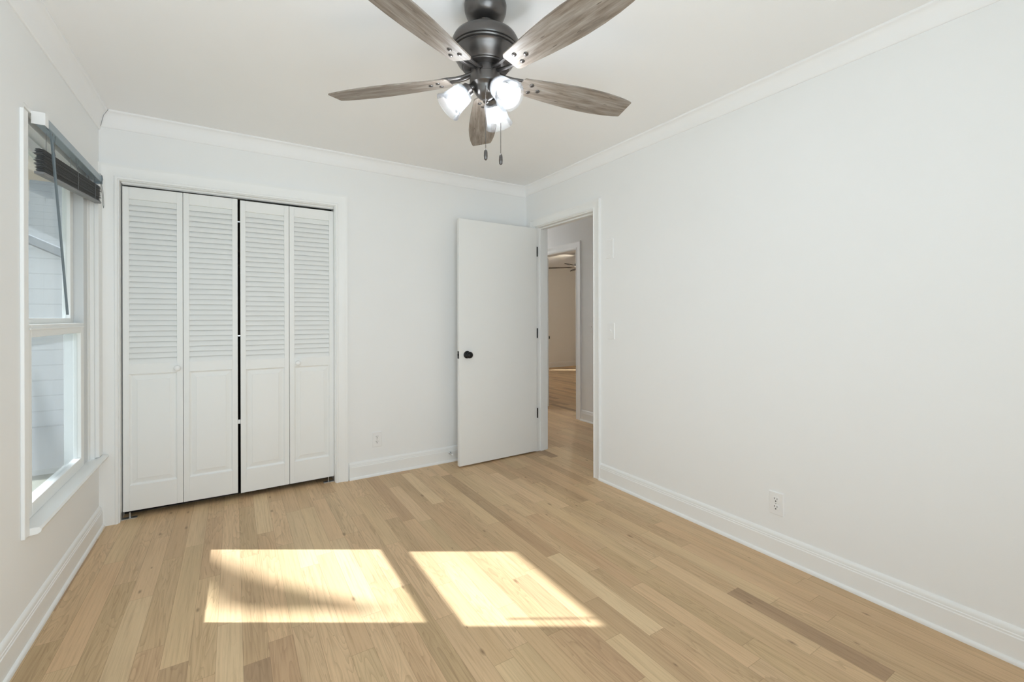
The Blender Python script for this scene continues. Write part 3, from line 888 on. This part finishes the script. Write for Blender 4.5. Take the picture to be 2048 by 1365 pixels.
# lamps: arm + socket, bell shade, bulb
for a in (R(23), R(143), R(263)):
    az = VA + a
    rd = Vector((math.sin(az), math.cos(az), 0))
    ax = (rd * .72 + Vector((0, 0, -.69))).normalized()
    S = rd * .066 + Vector((0, 0, Z(2.103)))
    lk_ = MB()
    lk_.tube([rd * .035 + Vector((0, 0, Z(2.112))), rd * .050 + Vector((0, 0, Z(2.112))), S - ax * .006], [.011, .012, .015], 14)
    lk_.lathe([(.012, -.010), (.022, -.004), (.026, .000), (.0265, .014), (.029, .016), (.030, .026), (.024, .028), (.0, .028)], S, ax, 28)
    lamp = lk_.build('lamp_socket', 'bronze', fan, smooth=40)
    shp = [(.0285, .014), (.036, .018), (.0400, .026), (.0420, .040), (.0440, .062), (.0470, .085), (.0510, .100), (.0560, .108), (.0575, .112),
           (.0560, .1135), (.0500, .103), (.0455, .086), (.0425, .062), (.0405, .040), (.0385, .028), (.034, .021), (.0285, .017)]
    MB().lathe(shp, S, ax, 40, caps=False).build('glass_shade', 'shade', lamp, smooth=50)
    bp_ = [(.010, .024), (.012, .034), (.020, .048), (.0265, .062), (.028, .072), (.025, .085), (.017, .094), (.007, .0985), (0, .099)]
    MB().lathe(bp_, S, ax, 24).build('bulb', 'bulb', lamp, smooth=60)

# pull chains
rt = Vector((math.cos(VA), -math.sin(VA), 0)); fw = Vector((math.sin(VA), math.cos(VA), 0))
for lat, dep, zt, zb in ((.000, -.050, 2.10, 1.815), (.057, -.045, 2.118, 1.800)):
    P0 = rt * lat + fw * dep
    q = MB()
    q.tube([P0 * .8 + Vector((0, 0, Z(zt))), P0 + Vector((0, 0, Z(zt) - .006))], .003, 8)
    nb = int((zt - zb - .040) / .0048)
    for i in range(nb):
        q.sphere(P0 + Vector((0, 0, Z(zt) - .008 - i * .0048)), .0019, 3)
    q.tube([P0 + Vector((0, 0, Z(zt) - .006)), P0 + Vector((0, 0, Z(zb) + .035))], .0007, 4)
    ch = q.build('pull_chain', 'chain', fan, smooth=60)
    MB().lathe([(.002, .042), (.005, .038), (.0068, .030), (.0074, .016), (.0062, .004), (.003, 0), (0, 0)], P0 + Vector((0, 0, Z(zb))), (0, 0, 1), 12).build('fob', 'bronze', ch, smooth=40)

# ------------------------------------------------------------------ far room: ceiling fan, knob of its door
ff = tag(empty('ceiling_fan', (5.60, 6.53, ZC)), 'small dark ceiling fan in the far room seen through two doorways', 'ceiling fan')
MB().lathe([(.07, 0), (.065, -.04), (.02, -.06), (.014, -.065), (.014, -.16), (.06, -.17), (.10, -.20), (.10, -.26), (.06, -.28), (.05, -.31), (0, -.31)], n=24).build('motor_housing', 'bronze', ff, smooth=40)
for k in range(5):
    q = MB()
    outl = [(.10, .03), (.18, .05), (.45, .062), (.62, .05), (.64, .045)]
    pts_ = outl + [(u, -h) for u, h in reversed(outl)]
    q.sweep([[Vector((u, h, -.006)) for u, h in pts_], [Vector((u, h, .006)) for u, h in pts_]])
    b = q.build('blade', 'farwood', ff, loc=(0, 0, -.265))
    b.rotation_euler = (Matrix.Rotation(R(136 + 72 * k), 4, 'Z') @ Matrix.Rotation(R(-10), 4, 'X')).to_euler()
MB().sphere((0, 0, -.36), .055, 10, .8).build('bulb', 'farbulb', ff, smooth=60)
hl = tag(empty('hall_fill_light', (2.97, 6.3, ZC)), 'round flush fill lamp added out of view in the hall', 'ceiling light')  # unseen lamp added to brighten the hall walls
MB().lathe([(.15, 0), (.15, -.03), (.13, -.035), (0, -.035)], n=32).build('base', 'plate', hl, smooth=40)
MB().lathe([(.125, -.0355), (.125, -.06), (.10, -.085), (.05, -.10), (0, -.104)], n=32).build('diffuser', 'hallfill', hl, smooth=60)
fd = tag(empty('door_4', (HX + WT + .004, FY1 - .02, .012)), 'white door of the far room folded back, only its dark knob showing', 'door', kind='structure')
fd.rotation_euler = (0, 0, R(57.5))
MB().box(0.0, .76, -.017, .018, 0, 2.015).build('door_leaf', 'door', fd, bevel=.002)
MB().lathe(KD, (.70, -.017, .905), (0, -1, 0), 24).build('door_knob', 'black', fd, smooth=40, label='round black door knob')

# ------------------------------------------------------------------ outside
struct('ground', MB().box(-16, 12, -8, 30, -.40, -.25), 'ground', 'pale lawn outside the window', 'lawn')
struct('added_pale_slab', MB().box(-4.6, -.95, 5.9, 8.19, -.25, -.20), 'shed', 'pale slab added to lighten the shaded ground in front of the shed', 'patio')  # pale slab added to brighten the shaded lawn seen through the panes
q = MB().box(-1.42, XL - WT, -1.2, 5.2, 2.36, 2.40).box(-1.44, -1.42, -1.2, 5.2, 2.184, 2.42)
struct('trim_13', q, 'exterior', 'roof eave with soffit outside above the window', 'eave')
shd = tag(empty('garden_shed', (-3.6, 8.6, -.25)), 'white masonry shed with a sloping roof outside the window', 'shed')
q = MB()
gp = [(-2.2, 0), (2.3, 0), (2.3, 1.95), (-.6, 3.42), (-2.2, 2.6)]
q.sweep([[Vector((x, -.4, z)) for x, z in gp], [Vector((x, 3, z)) for x, z in gp]])
q.build('wall', 'shed', shd)
q = MB()
for a, b in (((2.5, 1.87), (-.6, 3.44)), ((-.6, 3.44), (-2.4, 2.52))):
    q.sweep([[Vector((a[0], y, a[1])), Vector((b[0], y, b[1])), Vector((b[0], y, b[1] + .10)), Vector((a[0], y, a[1] + .10))] for y in (-.55, 3.1)])
q.build('roof', 'roof', shd)
nh = tag(empty('neighbor_house', (-3.5, 14.5, -.25)), 'grey sided neighbouring house far beyond the window', 'house')
MB().box(-5, 5, 0, 6, 0, 5.2).build('wall', 'house', nh)
q = MB()
q.sweep([[Vector((x, -.5, 5.0)), Vector((x, 3, 7.4)), Vector((x, 6.5, 5.0))] for x in (-5.4, 5.4)])
q.build('roof', 'roof', nh)
for x in (-3, -.4, 2.4):
    wf = MB().box(x, x + 1.0, -.04, .02, 1.0, 2.6).build('window_frame', 'vinyl', nh)
    MB().box(x + .08, x + .92, -.055, -.041, 1.08, 2.52).build('pane', 'roof', wf)
# tree whose bough throws the soft streak across the nearer patch of sun
tree = tag(empty('shade_tree', (-10.6, 8.9, -.25)), 'leafy tree outside whose bough shades the sunlit patch on the floor', 'tree')


def up_sun(x, y, s): # point above floor point (x, y) towards the sun
    return Vector((x, y, 0)) - SUN * s


B1 = [up_sun(*p, 8.0) for p in ((-.32, 2.98), (-.20, 2.77), (-.10, 2.60), (.0, 2.41), (.069, 2.275), (.14, 2.201), (.222, 2.141), (.382, 1.986), (.511, 1.859))]
TB = Vector((-10.6, 8.9, -.25))
q = MB().tube([(0, 0, 0), (.05, 0, 1.8), (.0, .05, 3.9), (-.5, .1, 5.6), (-1.7, .1, 6.9)], [.28, .24, .20, .14, .06], 12)
bt = [Vector((0, .04, 4.2)), Vector((1.2, .3, 5.8))] + [p - TB for p in B1]
q.tube(bt, [.15, .13, .085, .075, .075, .08, .10, .09, .065, .04, .018], 10)
q.build('trunk', 'bark', tree, smooth=50)
lf = MB()


def leaves(c, rad, n, size):
    for _ in range(n):
        d = Vector((random.gauss(0, 1), random.gauss(0, 1), random.gauss(0, .7))).normalized() * rad * random.random() ** .4
        p = Vector(c) + d
        a = Vector((random.gauss(0, 1), random.gauss(0, 1), random.gauss(0, 1))).normalized(); b = a.orthogonal().normalized()
        lf.add([p - a * size, p + b * size * .45, p + a * size, p - b * size * .45], [(0, 1, 2, 3)])


for c in ((-1.7, .2, 7.0), (-2.4, .6, 6.6), (-1.9, -.8, 6.6), (-2.7, -.5, 7.0), (-1.8, .9, 7.2)):
    leaves(c, .9, 260, .09)
leaves(B1[4] - TB, .08, 10, .05)
leaves(B1[5] - TB, .09, 14, .05)
leaves(B1[6] - TB, .08, 8, .045)
lf.build('foliage', 'leaf', tree)
